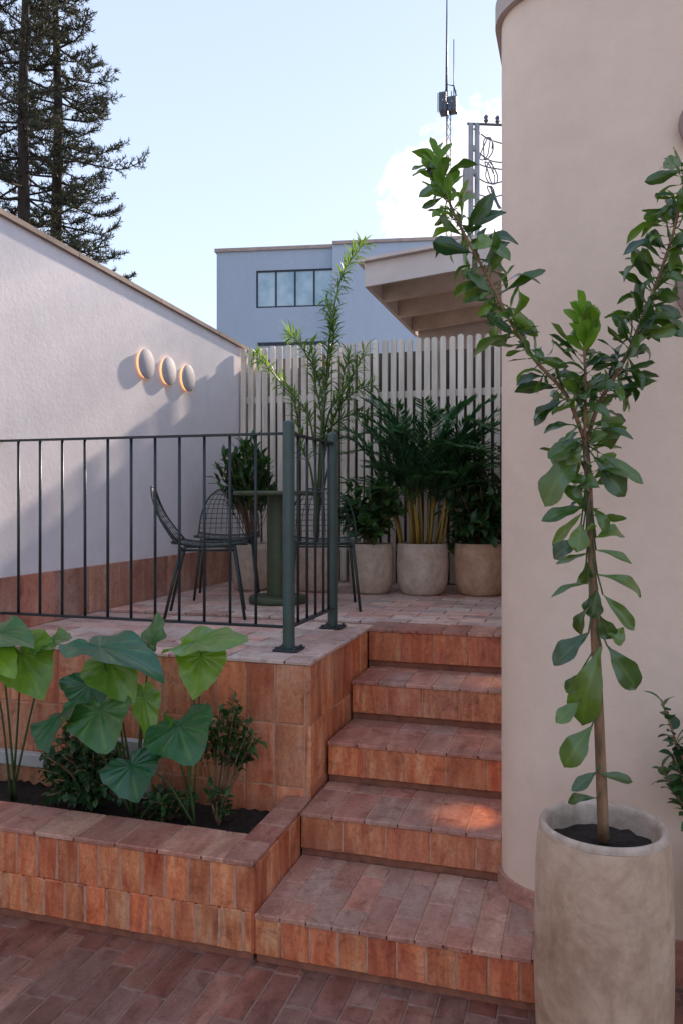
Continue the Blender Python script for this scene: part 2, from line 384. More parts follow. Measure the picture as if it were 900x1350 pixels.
# right building with rounded corner
rb=empty('house',(1.5,4,0),'beige plastered building with a rounded corner beside the stairs','building')
def outline(off,x0=-.27,y0=2.66,Rr=.2,n=20,xr=4.0,yr=9.0):
    pts=[(x0-off,yr)]; cx,cy=x0+Rr,y0+Rr
    for k in range(n+1):
        th=math.pi+ (math.pi/2)*k/n
        pts.append((cx+(Rr+off)*math.cos(th),cy+(Rr+off)*math.sin(th)))
    pts.append((xr,y0-off)); return pts
def wallstrip(mb,pts,z0,z1,zfun=None,mi=0,c=(.5,.5,.5),smooth=True):
    vs=[(x,y,z) for (x,y) in pts for z in (z0,z1)]
    mb.add(vs,[[2*i,2*i+2,2*i+3,2*i+1] for i in range(len(pts)-1)],mi,c,smooth)
ZT=3.185
mb=MB(); op=outline(0); wallstrip(mb,op,-.02,ZT)
mb.add([(4,2.66,-.02),(4,9,-.02),(4,9,ZT),(4,2.66,ZT)],[[0,1,2,3]]); mb.add([(-.27,9,-.02),(4,9,-.02),(4,9,ZT),(-.27,9,ZT)],[[0,3,2,1]])
locz(mb.build('wall',M['beige_plaster']),rb)
mb=MB(); po=outline(.022); wallstrip(mb,po,ZT+.001,ZT+.075)
top=[(x,y,ZT+.075) for x,y in po]+[(4,9,ZT+.075)]; mb.add(top,[list(range(len(top)))],0)
bot=[(x,y,ZT+.001) for x,y in po]+[(4,9,ZT+.001)]; mb.add(bot,[list(range(len(bot)))[::-1]],0)
locz(mb.build('coping',M['coping_pale']),rb)
# skirting along step one and along the ground
mb=MB(); so=outline(.014); si=outline(.001)
segs=so[1:]; 
def sk(mb,pa,pb,qa,qb,z0,z1,c):
    vs=[(*pa,z0),(*pb,z0),(*pb,z1),(*pa,z1),(*qa,z0),(*qb,z0),(*qb,z1),(*qa,z1)]
    mb.add(vs,[[0,1,2,3],[3,2,6,7],[4,7,6,5],[0,4,5,1],[0,3,7,4],[1,5,6,2]],0,c)
for k in range(1,21,4):
    c=rc()
    for q in range(k,min(k+4,21)):
        sk(mb,so[q],so[q+1],si[q],si[q+1],ZS[0]+.001,ZS[0]+.062,c)
x=-.07
while x<.15: sk(mb,(x+.002,2.646),(min(x+.1,.155),2.646),(x+.002,2.659),(min(x+.1,.155),2.659),ZS[0]+.001,ZS[0]+.062,rc()); x+=.1
x=.157
while x<3.9: sk(mb,(x+.003,2.646),(x+.30,2.646),(x+.003,2.659),(x+.30,2.659),.001,.145,rc()); x+=.303
locz(mb.build('skirting',M['skirt']),rb)

# slat fence
fe=empty('slat_fence',(-1.4,YF,TZ),'pale vertical slat fence closing the back of the terrace behind the potted plants','fence')
mb=MB(); x=XW+.012; zt=HC+1.262
while x<-.29:
    w=.0435+rng.uniform(-.002,.002); c=rc(); dz=rng.uniform(-.008,.008); dy=rng.uniform(-.003,.003); tw=rng.uniform(-.004,.004)
    z1=zt+dz; n=5
    # rounded head
    prof=[(0,TZ+.01),(w,TZ+.01),(w,z1-.018),(w*.86,z1-.006),(w*.5,z1),(w*.14,z1-.006),(0,z1-.018)]
    fr=[(x+a+tw*(b_-TZ),YF+dy,b_) for a,b_ in prof]; bk=[(x+a+tw*(b_-TZ),YF+.022+dy,b_) for a,b_ in prof]
    k=len(prof)
    mb.add(fr+bk,[list(range(k)),list(range(2*k-1,k-1,-1))]+[[i,k+i,k+(i+1)%k,(i+1)%k] for i in range(k)],0,c)
    x+=.0665
locz(mb.build('slat_panel',M['slat']),fe)
for z in (TZ+.25,HC+.80):
    mb=MB(); mb.box((XW+.005,YF+.027,z),(-.275,YF+.065,z+.055),0,rc(),bev=.003); locz(mb.build('rail',M['slat']),fe)
for x in (XW+.05,-1.85,-1.1,-.36):
    mb=MB(); mb.box((x,YF+.067,TZ),(x+.06,YF+.13,zt-.03),0,rc(),bev=.003); locz(mb.build('post',M['slat']),fe)
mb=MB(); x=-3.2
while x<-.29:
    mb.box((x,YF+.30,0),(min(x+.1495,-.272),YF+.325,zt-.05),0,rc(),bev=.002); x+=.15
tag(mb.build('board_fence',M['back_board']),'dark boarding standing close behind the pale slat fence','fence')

# canopy behind the fence
ca=empty('canopy_roof',(-.9,6.8,3.1),'grey canopy roof with exposed joists behind the slat fence','roof')
cx0,cx1=-1.62,-.29; cy0,cy1=5.97,7.95; slope=.095
def zc(x): return 3.19+(x-cx0)*slope
def slopebox(mb,xa,xb,y0,y1,dz0,dz1,c=(.5,.5,.5)):
    vs=[(x,y,zc(x)+dz) for x in (xa,xb) for y in (y0,y1) for dz in (dz0,dz1)]
    mb.add(vs,[[0,1,3,2],[4,6,7,5],[0,4,5,1],[2,3,7,6],[0,2,6,4],[1,5,7,3]],0,c)
mb=MB(); slopebox(mb,cx0,cx1,cy0,cy0+.03,0,.185); slopebox(mb,cx0,cx0+.03,cy0+.032,cy1,.0,.185)
locz(mb.build('fascia',M['fascia']),ca)
mb=MB(); slopebox(mb,cx0-.05,cx1,cy0-.05,cy1+.05,.188,.215); locz(mb.build('roof_sheet',M['fascia']),ca)
for y in (6.42,7.02,7.62):
    mb=MB(); slopebox(mb,cx0+.034,cx1,y,y+.07,-.005,.145,rc()); locz(mb.build('joist',M['beam']),ca)
mb=MB(); slopebox(mb,cx0+.034,cx1,cy0+.034,cy1,.15,.165); locz(mb.build('ceiling_board',M['fascia']),ca)
mb=MB(); slopebox(mb,cx0+.05,cx1,cy1-.12,cy1-.02,-3.1,.145); locz(mb.build('back_wall',M['fascia']),ca)
for y in ():
    mb=MB(); mb.box((cx1-.2,y,-.02),(cx1-.11,y+.09,3.26),0,bev=.004); locz(mb.build('post',M['beam']),ca)

# ------------------------------------------------------------------ railing
ra=empty('railing',(-1.9,3.18,TZ),'dark metal railing of thin vertical bars with two thick green posts at the terrace edge','railing')
YRail=3.19; XS=-1.20; z0=TZ+.10; z1=TZ+.935
def part(mb,name,m,root): return locz(mb.build(name,m),root)
def flatbar(a,b_,w,h,c=(.5,.5,.5)):
    a=Vector(a);b_=Vector(b_);t=(b_-a).normalized();s_=t.cross(Vector((0,0,1))).normalized()*(w/2);u_=Vector((0,0,h/2))
    mb=MB(); mb.add([a-s_-u_,a+s_-u_,a+s_+u_,a-s_+u_,b_-s_-u_,b_+s_-u_,b_+s_+u_,b_-s_+u_],[[0,1,2,3],[7,6,5,4],[0,4,5,1],[1,5,6,2],[2,6,7,3],[3,7,4,0]],0,c); return mb
for z,nm in ((z0,'bottom_rail'),(z1,'top_rail')):
    part(flatbar((XW+.002,YRail,z),(XS-.02,YRail,z),.028,.010),nm,M['rail'],ra)
    part(flatbar((XS,YRail+.02,z),(XS,3.80,z),.028,.010),nm,M['rail'],ra)
x=-1.356
while x>XW+.01:
    mb=MB(); mb.tube([(x+rng.uniform(-.002,.002),YRail,z0+.006),(x,YRail,z1-.006)],.0068,8); part(mb,'bar',M['rail'],ra); x-=.1235
for y in (3.30,3.42,3.54,3.66,3.745):
    mb=MB(); mb.tube([(XS,y,z0+.006),(XS,y,z1-.006)],.0068,8); part(mb,'bar',M['rail'],ra)
for (x,y) in ((XS,3.185),(XS,3.815)):
    mb=MB(); prof=[(.0,1.0),(.016,.999),(.023,.994),(.026,.985),(.026,.0)]
    mb.lathe([(r,TZ+z*.99) for r,z in prof][::-1],x,y,24)
    post=part(mb,'post',M['post'],ra)
    mb=MB(); mb.box((x-.055,y-.055,TZ+.001),(x+.055,y+.055,TZ+.011),bev=.002)
    for a in (-1,1):
        for b_ in (-1,1): mb.lathe([(.0075,TZ+.011),(.0075,TZ+.02),(0,TZ+.021)],x+a*.041,y+b_*.041,6)
    fl=mb.build('base_plate',M['rail']); fl.parent=post; 
# ------------------------------------------------------------------ wall lamps
def wall_lamp(loc,rz,label,rad=.094,group='round lamps on the white wall',lit=True):
    r=empty('wall_lamp',loc,label,'lamp',group,rz)
    def turn(mb): mb.v=[(z,x,y) for (x,y,z) in mb.v]; return mb
    mb=MB(); mb.lathe([(0,.030),(rad-.005,.030),(rad,.027),(rad,.020),(rad-.003,.018),(0,.018)],0,0,48); turn(mb).build('disc',M['disc' if lit else 'disc_brown'],r)
    mb=MB(); mb.lathe([(rad*.93,.001),(rad*.93,.0175)],0,0,48); turn(mb).build('glowing_ring' if lit else 'backplate',M['glow' if lit else 'disc_brown'],r)
    return r
for y,z,l in ((4.51,2.398,'first'),(4.80,2.396,'mid'),(5.08,2.390,'third')):
    wall_lamp((XW,y,z),0,{'first':'round grey wall lamp with warm glowing rim, nearest to the camera of the three','mid':'round grey wall lamp with warm glowing rim, middle one of the three','third':'round grey wall lamp with warm glowing rim, nearest to the slat fence'}[l])

q=PY(929,165,2.66); q2=PY(925,386,2.66)
wall_lamp((q.x,2.66,q.z),R(-90),'upper round disc on the beige wall, just cut by the right edge',.08,'discs on the beige wall',False)
wall_lamp((q2.x,2.66,q2.z),R(-90),'lower round disc on the beige wall beside the tree, just cut by the right edge',.08,'discs on the beige wall',False)
for (y,z,l,en) in ((2.99,.62,'assumed small recessed step light low in the beige wall above the second step',.95),(3.36,.80,'assumed small recessed step light low in the beige wall above the third step',.12),(3.70,.98,'assumed small recessed step light low in the beige wall above the fourth step',.35)):  # unseen lights, assumed and added to cast the warm patches on the steps
    e=empty('assumed_step_light',(-.27,y,z),l,'lamp','assumed step lights in the beige wall')
    mb=MB(); mb.box((-.012,-.035,-.02),(.001,.035,.02),bev=.002); mb.build('housing',M['disc'],e)
    mb=MB(); mb.box((-.0112,-.028,-.024),(-.002,.028,-.0205)); mb.build('lens',M['glow'],e)
    L_=bpy.data.lights.new('assumed_step_light_lamp','SPOT'); L_.energy=en; L_.color=(1,.50,.20); L_.spot_size=R(56); L_.spot_blend=.8; L_.shadow_soft_size=.008
    lo_=bpy.data.objects.new('lamp',L_); COL.objects.link(lo_); lo_.parent=e; lo_.location=(-.02,0,-.03); lo_.rotation_euler=Vector((.42,.05,1)).to_track_quat('Z','Y').to_euler()
# ------------------------------------------------------------------ chairs and table
def make_chair():
    r=empty('wire_chair',(0,0,0),'x','chair','wire chairs round the terrace table')
    def surf_seat(a,b_):   # a across -1..1 , b 0 front ..1 rear
        w=.215-.02*(1-b_)**2*0+ -.02*abs(b_-.5)
        y=.20-.40*b_; z=.405-.022*math.sin(math.pi*b_)+.018*a*a
        if b_<.1: z-=.01*(1-b_/.1)
        return Vector((a*w*(1 if b_>.12 else .93+.07*b_/.12),y,z))
    def surf_back(a,b_):
        w=.205*math.sqrt(max(0,1-(b_*.93)**2.6))
        return Vector((a*w,-.205-.115*b_-.03*math.sin(math.pi*b_)+.045*a*a*(1-b_),.42+.30*b_))
    for nm,sf in (('wire_seat',surf_seat),('wire_backrest',surf_back)):
        mb=MB(); K=11
        for i in range(1,K):
            a=-1+2*i/K; mb.tube([sf(a,t/8) for t in range(9)],.0022,5)
        for j in range(1,9):
            b_=j/9; mb.tube([sf(-1+2*t/8,b_) for t in range(9)],.0022,5)
        rim=[sf(-1,t/10) for t in range(11)]+[sf(-1+2*t/8,1) for t in range(1,8)]+[sf(1,1-t/10) for t in range(11)]
        if nm=='wire_seat': rim+=[sf(1-2*t/8,0) for t in range(1,8)]; mb.tube(rim,.0055,6,closed=True)
        else: mb.tube(rim,.0055,6)
        mb.build(nm,M['chair'],r)
    mb=MB(); mb.tube([(-.17,.13,.375),(.17,.13,.375),(.16,-.15,.375),(-.16,-.15,.375)],.007,6,closed=True); mb.build('seat_frame',M['chair'],r)
    for sx in (-1,1):
        for (y0_,y1_) in ((.13,.19),(-.15,-.24)):
            mb=MB(); mb.tube([(sx*.165,y0_,.395),(sx*.205,y1_,.0)],.0085,8); mb.build('leg',M['chair'],r)
    return r
ch=make_chair()
def dup(root):
    r=root.copy(); COL.objects.link(r)
    for c in root.children:
        d=c.copy(); COL.objects.link(d); d.parent=r
    return r
for k,(x,y,rz,l) in enumerate(((-1.99,4.04,-66,'dark green wire chair seen side-on with its back to the white wall'),
                  (-2.26,4.84,-158,'dark green wire chair with arched mesh back facing forward, left of the pedestal table'),
                  (-1.48,4.52,-160,'dark green wire chair behind the two green railing posts, right of the table'))):
    c=ch if k==0 else dup(ch)
    c.location=(x,y,TZ+.001); c.rotation_euler=(0,0,R(rz)); c['label']=l
tb=empty('pedestal_table',(-1.83,4.66,TZ),'round olive green table on a thick pedestal between the wire chairs','table')
mb=MB(); mb.lathe([(.0,.678),(.27,.678),(.28,.682),(.28,.700),(.276,.704),(0,.704)],n=56); mb.build('table_top',M['table'],tb)
mb=MB(); mb.lathe([(.068,.05),(.068,.677)],n=40); mb.build('pedestal',M['table'],tb)
mb=MB(); mb.lathe([(0,.001),(.175,.001),(.182,.008),(.182,.036),(.172,.046),(.0,.049)],n=48); mb.build('base',M['table'],tb)

# ------------------------------------------------------------------ leaves
def frame(d,nh):
    d=d.normalized(); s=d.cross(nh)
    if s.length<1e-4: s=d.cross(Vector((1,0,.3)))
    s.normalize(); n=s.cross(d).normalized(); return d,s,n
def leaf(mb,base,tip,W,nh=Vector((0,0,1)),bend=.12,fold=.18,seg=6,shape='obovate',c=None,mi=0,wav=.0,cross=2,**k_):
    base=Vector(base);tip=Vector(tip); L=(tip-base).length
    if L<1e-4: return
    d,s,n=frame(tip-base,nh); c=c or rc(); vs=[];K=2*cross+1; lob=k_.get('lob',0)
    ph=rng.random()*6; curl=rng.uniform(-.15,.15)
    for i in range(seg+1):
        t=i/seg
        if shape=='obovate': w=(math.sin(math.pi*min(1,t**1.55*.985+.01)))**.75 if t<1 else 0
        elif shape=='lance': w=math.sin(math.pi*(t**.85))**.9 if 0<t<1 else 0
        else: w=math.sin(math.pi*(t**.75))**.7 if 0<t<1 else 0
        w=max(w,.035)*W/2*(1+lob*math.sin(t*17+ph))
        p=base+d*(L*t)+n*(L*bend*math.sin(math.pi*t)*1.0)+s*(curl*L*t*t*.35)
        for k in range(-cross,cross+1):
            a=k/cross
            vs.append(p+s*(w*a)+n*(fold*w*abs(a)+wav*W*math.sin(t*13+ph+a*2)*abs(a)))
    fs=[[i*K+k,i*K+k+1,(i+1)*K+k+1,(i+1)*K+k] for i in range(seg) for k in range(K-1)]
    cc=[(c[0],c[1],1.0 if k==cross and i<seg else 0.0) for i in range(seg+1) for k in range(K)]
    mb.add(vs,fs,mi,cc,True)
def rdir(zlo=-1,zhi=1):
    a=rng.uniform(0,2*math.pi); z=rng.uniform(zlo,zhi); q=math.sqrt(1-z*z); return Vector((q*math.cos(a),q*math.sin(a),z))
def poly(pts,n):
    # resample with Catmull-Rom
    pts=[Vector(p) for p in pts]; ext=[2*pts[0]-pts[1]]+pts+[2*pts[-1]-pts[-2]]; out=[]
    for i in range(n+1):
        t=i/n*(len(pts)-1); k=min(int(t),len(pts)-2); f=t-k
        a,b_,c,d=ext[k:k+4]
        out.append(.5*((2*b_)+(c-a)*f+(2*a-5*b_+4*c-d)*f*f+(3*b_-a-3*c+d)*f**3))
    return out
def stemleaves(mb,path,n,Lr,Wr,t0=.1,t1=1.0,up=.5,shape='lance',jit=.4,nh=Vector((0,0,1)),droop=0,**k):
    ang=rng.random()*6
    for i in range(n):
        t=t0+(t1-t0)*(i+rng.random()*.6)/n; q=min(t,1)*(len(path)-1); a=min(int(q),len(path)-2); f=q-a
        p=path[a].lerp(path[a+1],f); ax=(path[a+1]-path[a]).normalized()
        ang+=2.4; s=ax.orthogonal().normalized(); s=Matrix.Rotation(ang,3,ax)@s
        dr=(s*(1-up*.5)+ax*up+rdir()*jit+Vector((0,0,-droop))).normalized(); L=rng.uniform(*Lr)
        leaf(mb,p,p+dr*L,rng.uniform(*Wr),nh=(nh+rdir()*.4),shape=shape,**k)

# ------------------------------------------------------------------ large potted tree on the right
pc=P(794,1085,2.10); px_,py_=pc.x,pc.y
bp=empty('plant_pot',(px_,py_,0),'tall mottled clay pot standing in front of the beige wall at the bottom step','pot')
zr=HC-(1084-660)/F*2.10; ro=.166
mb=MB()
prof=[(0,.002),(ro*.90,.002),(ro*1.0,.02),(ro*1.06,.18),(ro*1.07,zr*.55),(ro*1.05,zr*.85),(ro*1.0,zr-.022),(ro*.985,zr-.006),(ro*.955,zr),(ro*.90,zr-.002),(ro*.865,zr-.014),(ro*.85,zr-.05),(ro*.84,zr-.12),(0,zr-.12)]
pp=poly([Vector((a,0,b_)) for a,b_ in prof[1:-1]],60)
kk=next(i for i,v in enumerate(pp) if v.z>zr-.024)
mb.lathe([(0,.002)]+[(v.x,v.z) for v in pp[:kk+1]],0,0,72,wob=.004); mb.build('clay_body',M['pot_big'],bp)
mb=MB(); mb.lathe([(v.x,v.z) for v in pp[kk:]],0,0,72,wob=.004); mb.build('rim',M['pot_rim'],bp)
mb=MB(); vs=[(0,0,zr-.060)]; 
for j in range(1,7):
    for k in range(36):
        th=2*math.pi*k/36; rr=ro*.862*j/6; vs.append((rr*math.cos(th),rr*math.sin(th),zr-.062+rng.uniform(-.006,.008)))
fs=[[0,1+k,1+(k+1)%36] for k in range(36)]+[[1+j*36+k,1+(j+1)*36+k,1+(j+1)*36+(k+1)%36,1+j*36+(k+1)%36] for j in range(5) for k in range(36)]
mb.add(vs,fs,0,(.5,.5,.5),True); mb.build('soil',M['soil'],bp)

tr=empty('potted_tree',(px_,py_,zr-.06),'tall forked young tree with big glossy leaves growing from the mottled clay pot','tree')
D0=2.10
trunk=poly([P(795,1108,D0),P(789,950,D0-.01),P(782,800,D0),P(775,640,D0),P(770,575,D0)],24)
lb=poly([P(770,580,D0),P(745,520,D0-.03),P(705,475,D0-.06),P(670,420,D0-.08),P(645,370,D0-.08),P(612,310,D0-.06),P(590,262,D0-.03),P(574,205,D0)],30)
rbh=poly([P(771,585,D0),P(790,530,D0),P(822,475,D0-.02),P(842,430,D0-.02),P(864,375,D0-.04),P(886,310,D0-.06),P(898,255,D0-.08),P(908,215,D0-.1)],32)
cb=poly([P(770,585,D0),P(771,520,D0-.04),P(770,470,D0-.06),P(767,412,D0-.07)],14)
mb=MB(); mb.tube(trunk,[.0150-.0070*i/24 for i in range(25)],12); part(mb,'trunk',M['stem'],tr)
for pth,r0 in ((lb,.0055),(rbh,.006),(cb,.0045)):
    mb=MB(); mb.tube(pth,[r0-(r0-.003)*i/(len(pth)-1) for i in range(len(pth))],8); part(mb,'branch',M['stem'],tr)
mb=MB()
LL=[(788,1020,833,1030,14),(785,1052,748,1058,14),(785,1018,752,1042,16),(779,958,741,1010,32),(792,852,763,955,42),(800,852,836,910,34),(763,925,732,953,20),
(775,835,730,878,28),(763,888,747,914,18),(787,778,779,815,26),(794,784,837,829,20),(787,758,844,788,20),(773,770,726,789,9),(800,835,822,846,26),(785,725,832,743,12),
(785,709,821,706,24),(775,729,732,744,10),(765,715,729,737,24),(771,668,712,687,20),(767,676,729,722,14),(765,690,760,728,26),(771,599,717,668,46),(783,603,822,655,32),
(790,597,849,636,17),(785,565,834,579,12),(762,578,722,605,22),(760,590,735,628,24),(780,587,818,590,14),(755,560,716,570,14),(775,800,766,838,22),(790,812,806,842,24),(772,740,765,770,22),(778,640,748,632,18),(784,640,812,626,18),(772,700,778,690,16)]
for (ax,ay,tx,ty,w) in LL:
    q=(1108-ay)/(1108-575)*24; k=max(0,min(23,int(q))); b0=trunk[k].lerp(trunk[k+1],q-k)
    b1=P(ax,ay,D0-.03); dd=rng.uniform(-.07,.03)
    tp=P(tx,ty,D0+dd)
    mb.tube([b0,b1],.0022,5,1)
    leaf(mb,b1,tp,w*1.05/F*D0,nh=Vector((rng.uniform(-.4,.4),-.75,.6)),bend=rng.uniform(.0,.20),fold=rng.uniform(.15,.45),seg=12,wav=.06,lob=.05,c=(rng.uniform(.05,.8),rng.random(),0))
for pth,n,t1 in ((trunk[15:],34,1.0),(lb,135,.98),(rbh,165,1.0),(cb,30,.8)):
    ang=0
    for i in range(n):
        t=.10+(t1-.10)*(i+rng.random())/n; q=t*(len(pth)-1); a=min(int(q),len(pth)-2); p=pth[a].lerp(pth[a+1],q-a); ax=(pth[a+1]-pth[a]).normalized()
        ang+=2.4; s=Matrix.Rotation(ang,3,ax)@ax.orthogonal().normalized()
        dr=(s*.9+ax*rng.uniform(-.5,1.0)+rdir()*.75+Vector((0,0,rng.uniform(-.5,.15)))); dr.y*=.8; dr.normalize()
        L=rng.uniform(.042,.118)*(1.0 if t<.75 else .85)
        b1=p+dr*.014; mb.tube([p,b1],.0016,5,1)
        leaf(mb,b1,b1+dr*L,L*rng.uniform(.30,.44),nh=Vector((rng.uniform(-1,1),rng.uniform(-1,.3),rng.uniform(.0,1))),bend=rng.uniform(-.10,.28),fold=rng.uniform(.1,.55),seg=10,wav=.06,lob=.07,c=(min(1,max(0,rng.gauss(.35,.28)+.25*(t>.7))),rng.random(),0))
part(mb,'foliage',[M['ficus_leaf'],M['greenstem']],tr)
mb=MB()
for (pth,t0,n) in ((cb,.68,22),(lb,.84,22)):
    for i in range(n):
        t=t0+(1-t0)*(i+.5)/n; q=t*(len(pth)-1); a=min(int(q),len(pth)-2); p=pth[a].lerp(pth[a+1],q-a); ax=(pth[a+1]-pth[a]).normalized()
        s=Matrix.Rotation(i*2.4,3,ax)@ax.orthogonal().normalized(); dr=(ax*.9+s*.75+rdir()*.2).normalized(); L=rng.uniform(.045,.08)
        leaf(mb,p,p+dr*L,L*.45,nh=Vector((rng.uniform(-.5,.5),-.8,.5)),bend=.05,fold=.25,seg=6,wav=.03)
part(mb,'young_leaves',M['young_leaf'],tr)

# ------------------------------------------------------------------ second pot plant at the right edge
q0=P(948,1085,2.26); 
b2=empty('plant_pot',(q0.x,q0.y,0),'clay pot with a dark shrub at the far right edge of the courtyard','pot')
q1=P(990,1085,2.26); b2.location=(q1.x,q1.y,0)
mb=MB(); mb.lathe([(0,.002),(.10,.002),(.125,.1),(.13,.3),(.125,.46),(.115,.47),(.108,.46),(.105,.40),(0,.40)],n=40); mb.build('clay_body',M['pot_white'],b2)
sh=empty('potted_shrub',(q1.x,q1.y,.40),'dark green shrub whose leaves reach in at the right edge of the picture','shrub')
mb=MB(); mf=MB()
for i in range(26):
    tip=q0+Vector((rng.uniform(-.17,.17),rng.uniform(-.12,.12),0)); tip.z=.5+rng.uniform(.16,.44)
    pth=poly([Vector((q1.x,q1.y,.40)),Vector(((q0.x+tip.x)/2,(q0.y+tip.y)/2,.40+(tip.z-.4)*.6)),tip],8)
    mb.tube(pth,.003,5); stemleaves(mf,pth,16,(.035,.06),(.020,.034),.5,1,.4,'ovate')
part(mb,'stems',M['stem'],sh); part(mf,'foliage',M['dark_leaf'],sh)

# ------------------------------------------------------------------ elephant ears in the planter
def ear(mb,A_,T_,W,nh,c,cup=.12,lobe=.42):
    A_=Vector(A_);T_=Vector(T_); L=(T_-A_).length; d,s,n=frame(T_-A_,Vector(nh)); vs=[A_.copy()]; cols=[(c,.5,.0)]
    NA=44; NR=7
    def rad(th):   # heart outline about the petiole point, th=0 toward tip
        x=abs(th)/math.pi
        if x<.5: ext=L*(1-.42*math.sin(x*math.pi)**.7)*(1) ; 
        k=[1.0,.80,.66,.60,.58,.57,.56,.52,.44,.30,.16]
        q=x*10; i=min(int(q),9); f=q-i; f=f*f*(3-2*f)*.5+f*.5
        return L*(k[i]*(1-f)+k[i+1]*f)
    ph=rng.random()*6
    for j in range(1,NR+1):
        for k in range(NA):
            th=2*math.pi*k/NA-math.pi; r=rad(th)*j/NR*(1+(.022*math.sin(th*9+ph)+.018*math.sin(th*17+2*ph))*(j/NR)**2)
            x=r*math.cos(th); y=r*math.sin(th)*(W/(L*1.12))
            a=j/NR
            z=cup*abs(y)*.9-.16*L*(max(0,x)/L)**2*1.2+.012*math.sin(th*3+ph)*a*a+ (.0055 if k%4==2 else -.003)*math.sin(math.pi*min(a,.95))
            z+=.010*math.sin(th*7+ph)*a**3
            vs.append(A_+d*x+s*y+n*z); cols.append((c,.5,1.0 if k%4==2 and j<NR else .2))
    fs=[[0,1+k,1+(k+1)%NA] for k in range(NA)]
    for j in range(NR-1):
        for k in range(NA):
            k2=(k+1)%NA; fs.append([1+j*NA+k,1+(j+1)*NA+k,1+(j+1)*NA+k2,1+j*NA+k2])
    mb.add(vs,fs,0,cols,True)
def ear_plant(root_xy,leaves,label):
    rt=Vector((root_xy[0],root_xy[1],.25)); e=empty('elephant_ear_plant',rt,label,'plant','broad-leaved plants in the planter')
    for (ax,ay,ad,tx,ty,td,W,nh,c) in leaves:
        a=P(ax,ay,ad); t=P(tx,ty,td); a=a.lerp(t,.20); W=W*.92; nh=(nh[0],nh[1]*.8,nh[2]+.18)
        mb=MB(); mid=(a+rt)/2+Vector((0,.0,.06)); pt=poly([rt+Vector((rng.uniform(-.03,.03),rng.uniform(-.02,.02),-.01)),mid,a],14)
        mb.tube(pt,[.0055-.0025*i/14 for i in range(15)],7); part(mb,'stalk',M['greenstem'],e)
        mb=MB(); ear(mb,a,t,W,nh,c); part(mb,'leaf',M['ear_leaf'],e)
up=(0,-.25,1); fr_=(.1,-1,.35)
p1=P(150,1060,3.02)
ear_plant((p1.x,2.80),[
 (112,848,2.95, 218,876,2.70,.29,(-.06,-.12,1),.02),
 (138,862,3.0, 172,918,2.86,.24,(.3,-1,.25),.70),
 (196,860,3.08, 207,806,3.16,.20,(-.5,-1,.3),.22),
 (132,925,2.96, 134,986,2.78,.27,(-.05,-.85,.6),.25),
 (86,935,3.0, 56,982,2.78,.25,(-.5,-.6,.7),.05),
 (120,892,3.12,108,942,3.06,.24,(.1,-1,.4),.04),
 (186,905,3.02,200,974,2.92,.13,(1,-1,.2),.85),
],'broad-leaved plant with the large blue-green leaf, left of centre in the planter')
p2=P(240,1070,3.0)
ear_plant((p2.x,2.80),[
 (238,850,3.0, 324,836,2.84,.26,(-.05,-.42,1),.60),
 (268,852,3.0, 256,920,2.88,.20,(.7,-1,.1),.92),
 (232,948,2.98, 250,1000,2.78,.30,(.02,-.9,.55),.14),
 (216,950,3.02, 214,1000,2.9,.16,(-.8,-1,.2),.55),
 (172,998,2.94, 180,1054,2.82,.24,(.1,-1,.5),.03),
],'broad-leaved plant with bright yellow-green top leaves, at the right of the planter')
p3=P(-25,1050,3.15)
ear_plant((p3.x,2.80),[
 (22,848,3.1, 54,918,2.96,.26,(.3,-1,.4),.75),
 (-12,832,3.05, 42,846,2.90,.20,(0,-.5,1),.2),
 (-25,850,3.05, 14,876,2.85,.20,(0,-.6,.9),.95),
 (60,848,3.15, 88,842,3.0,.16,(-.2,-.6,.9),.4),
],'broad-leaved plant with drooping yellow-green leaves at the left end of the planter')
def bush(name,c0,rad,nst,nl,Lr,Wr,mname,label,cat,grp=None,shape='ovate',base=None,lo=.15,up_=.4,stem='stem',droop=0):
    base=Vector(base); e=empty(name,base,label,cat,grp); ms=MB(); mf=MB(); c0=Vector(c0)
    for i in range(nst):
        d=rdir(-.6,1); tip=c0+Vector((d.x*rad[0],d.y*rad[1],d.z*rad[2]))*rng.uniform(.55,1.05)
        pth=poly([base,(base+tip)/2+Vector((rng.uniform(-.03,.03),rng.uniform(-.03,.03),.04)),tip],8)
        ms.tube(pth,.0028,5); stemleaves(mf,pth,nl,Lr,Wr,lo,1.02,up_,shape,droop=droop)
    part(ms,'stems',M[stem],e); part(mf,'foliage',M[mname],e); return e
a=P(70,1030,3.0); bush('dark_shrub',(a.x+.01,2.75,.43),(.21,.12,.21),95,16,(.03,.055),(.016,.026),'dark_leaf','dense dark small-leaved shrub at the left of the planter','shrub','low shrubs in the planter',base=(a.x,2.8,.25))
a=P(285,960,3.0); bush('dark_shrub',(a.x,2.86,.60),(.14,.06,.15),26,13,(.03,.055),(.014,.024),'mid_leaf','airy small-leaved shrub against the brick wall at the right of the planter','shrub','low shrubs in the planter',base=(a.x-.05,2.84,.25),lo=.5)
a=P(205,1050,3.0); bush('dark_shrub',(a.x,2.76,.31),(.12,.07,.10),20,9,(.03,.055),(.018,.028),'dark_leaf','low dark shrub in the middle of the planter under the big leaves','shrub','low shrubs in the planter',base=(a.x,2.78,.25))
a=P(270,1040,2.95); bush('dark_shrub',(a.x,2.78,.33),(.06,.05,.10),8,7,(.03,.05),(.018,.026),'mid_leaf','small sprig at the right of the planter below the heart-shaped leaf','shrub','low shrubs in the planter',base=(a.x,2.79,.25))
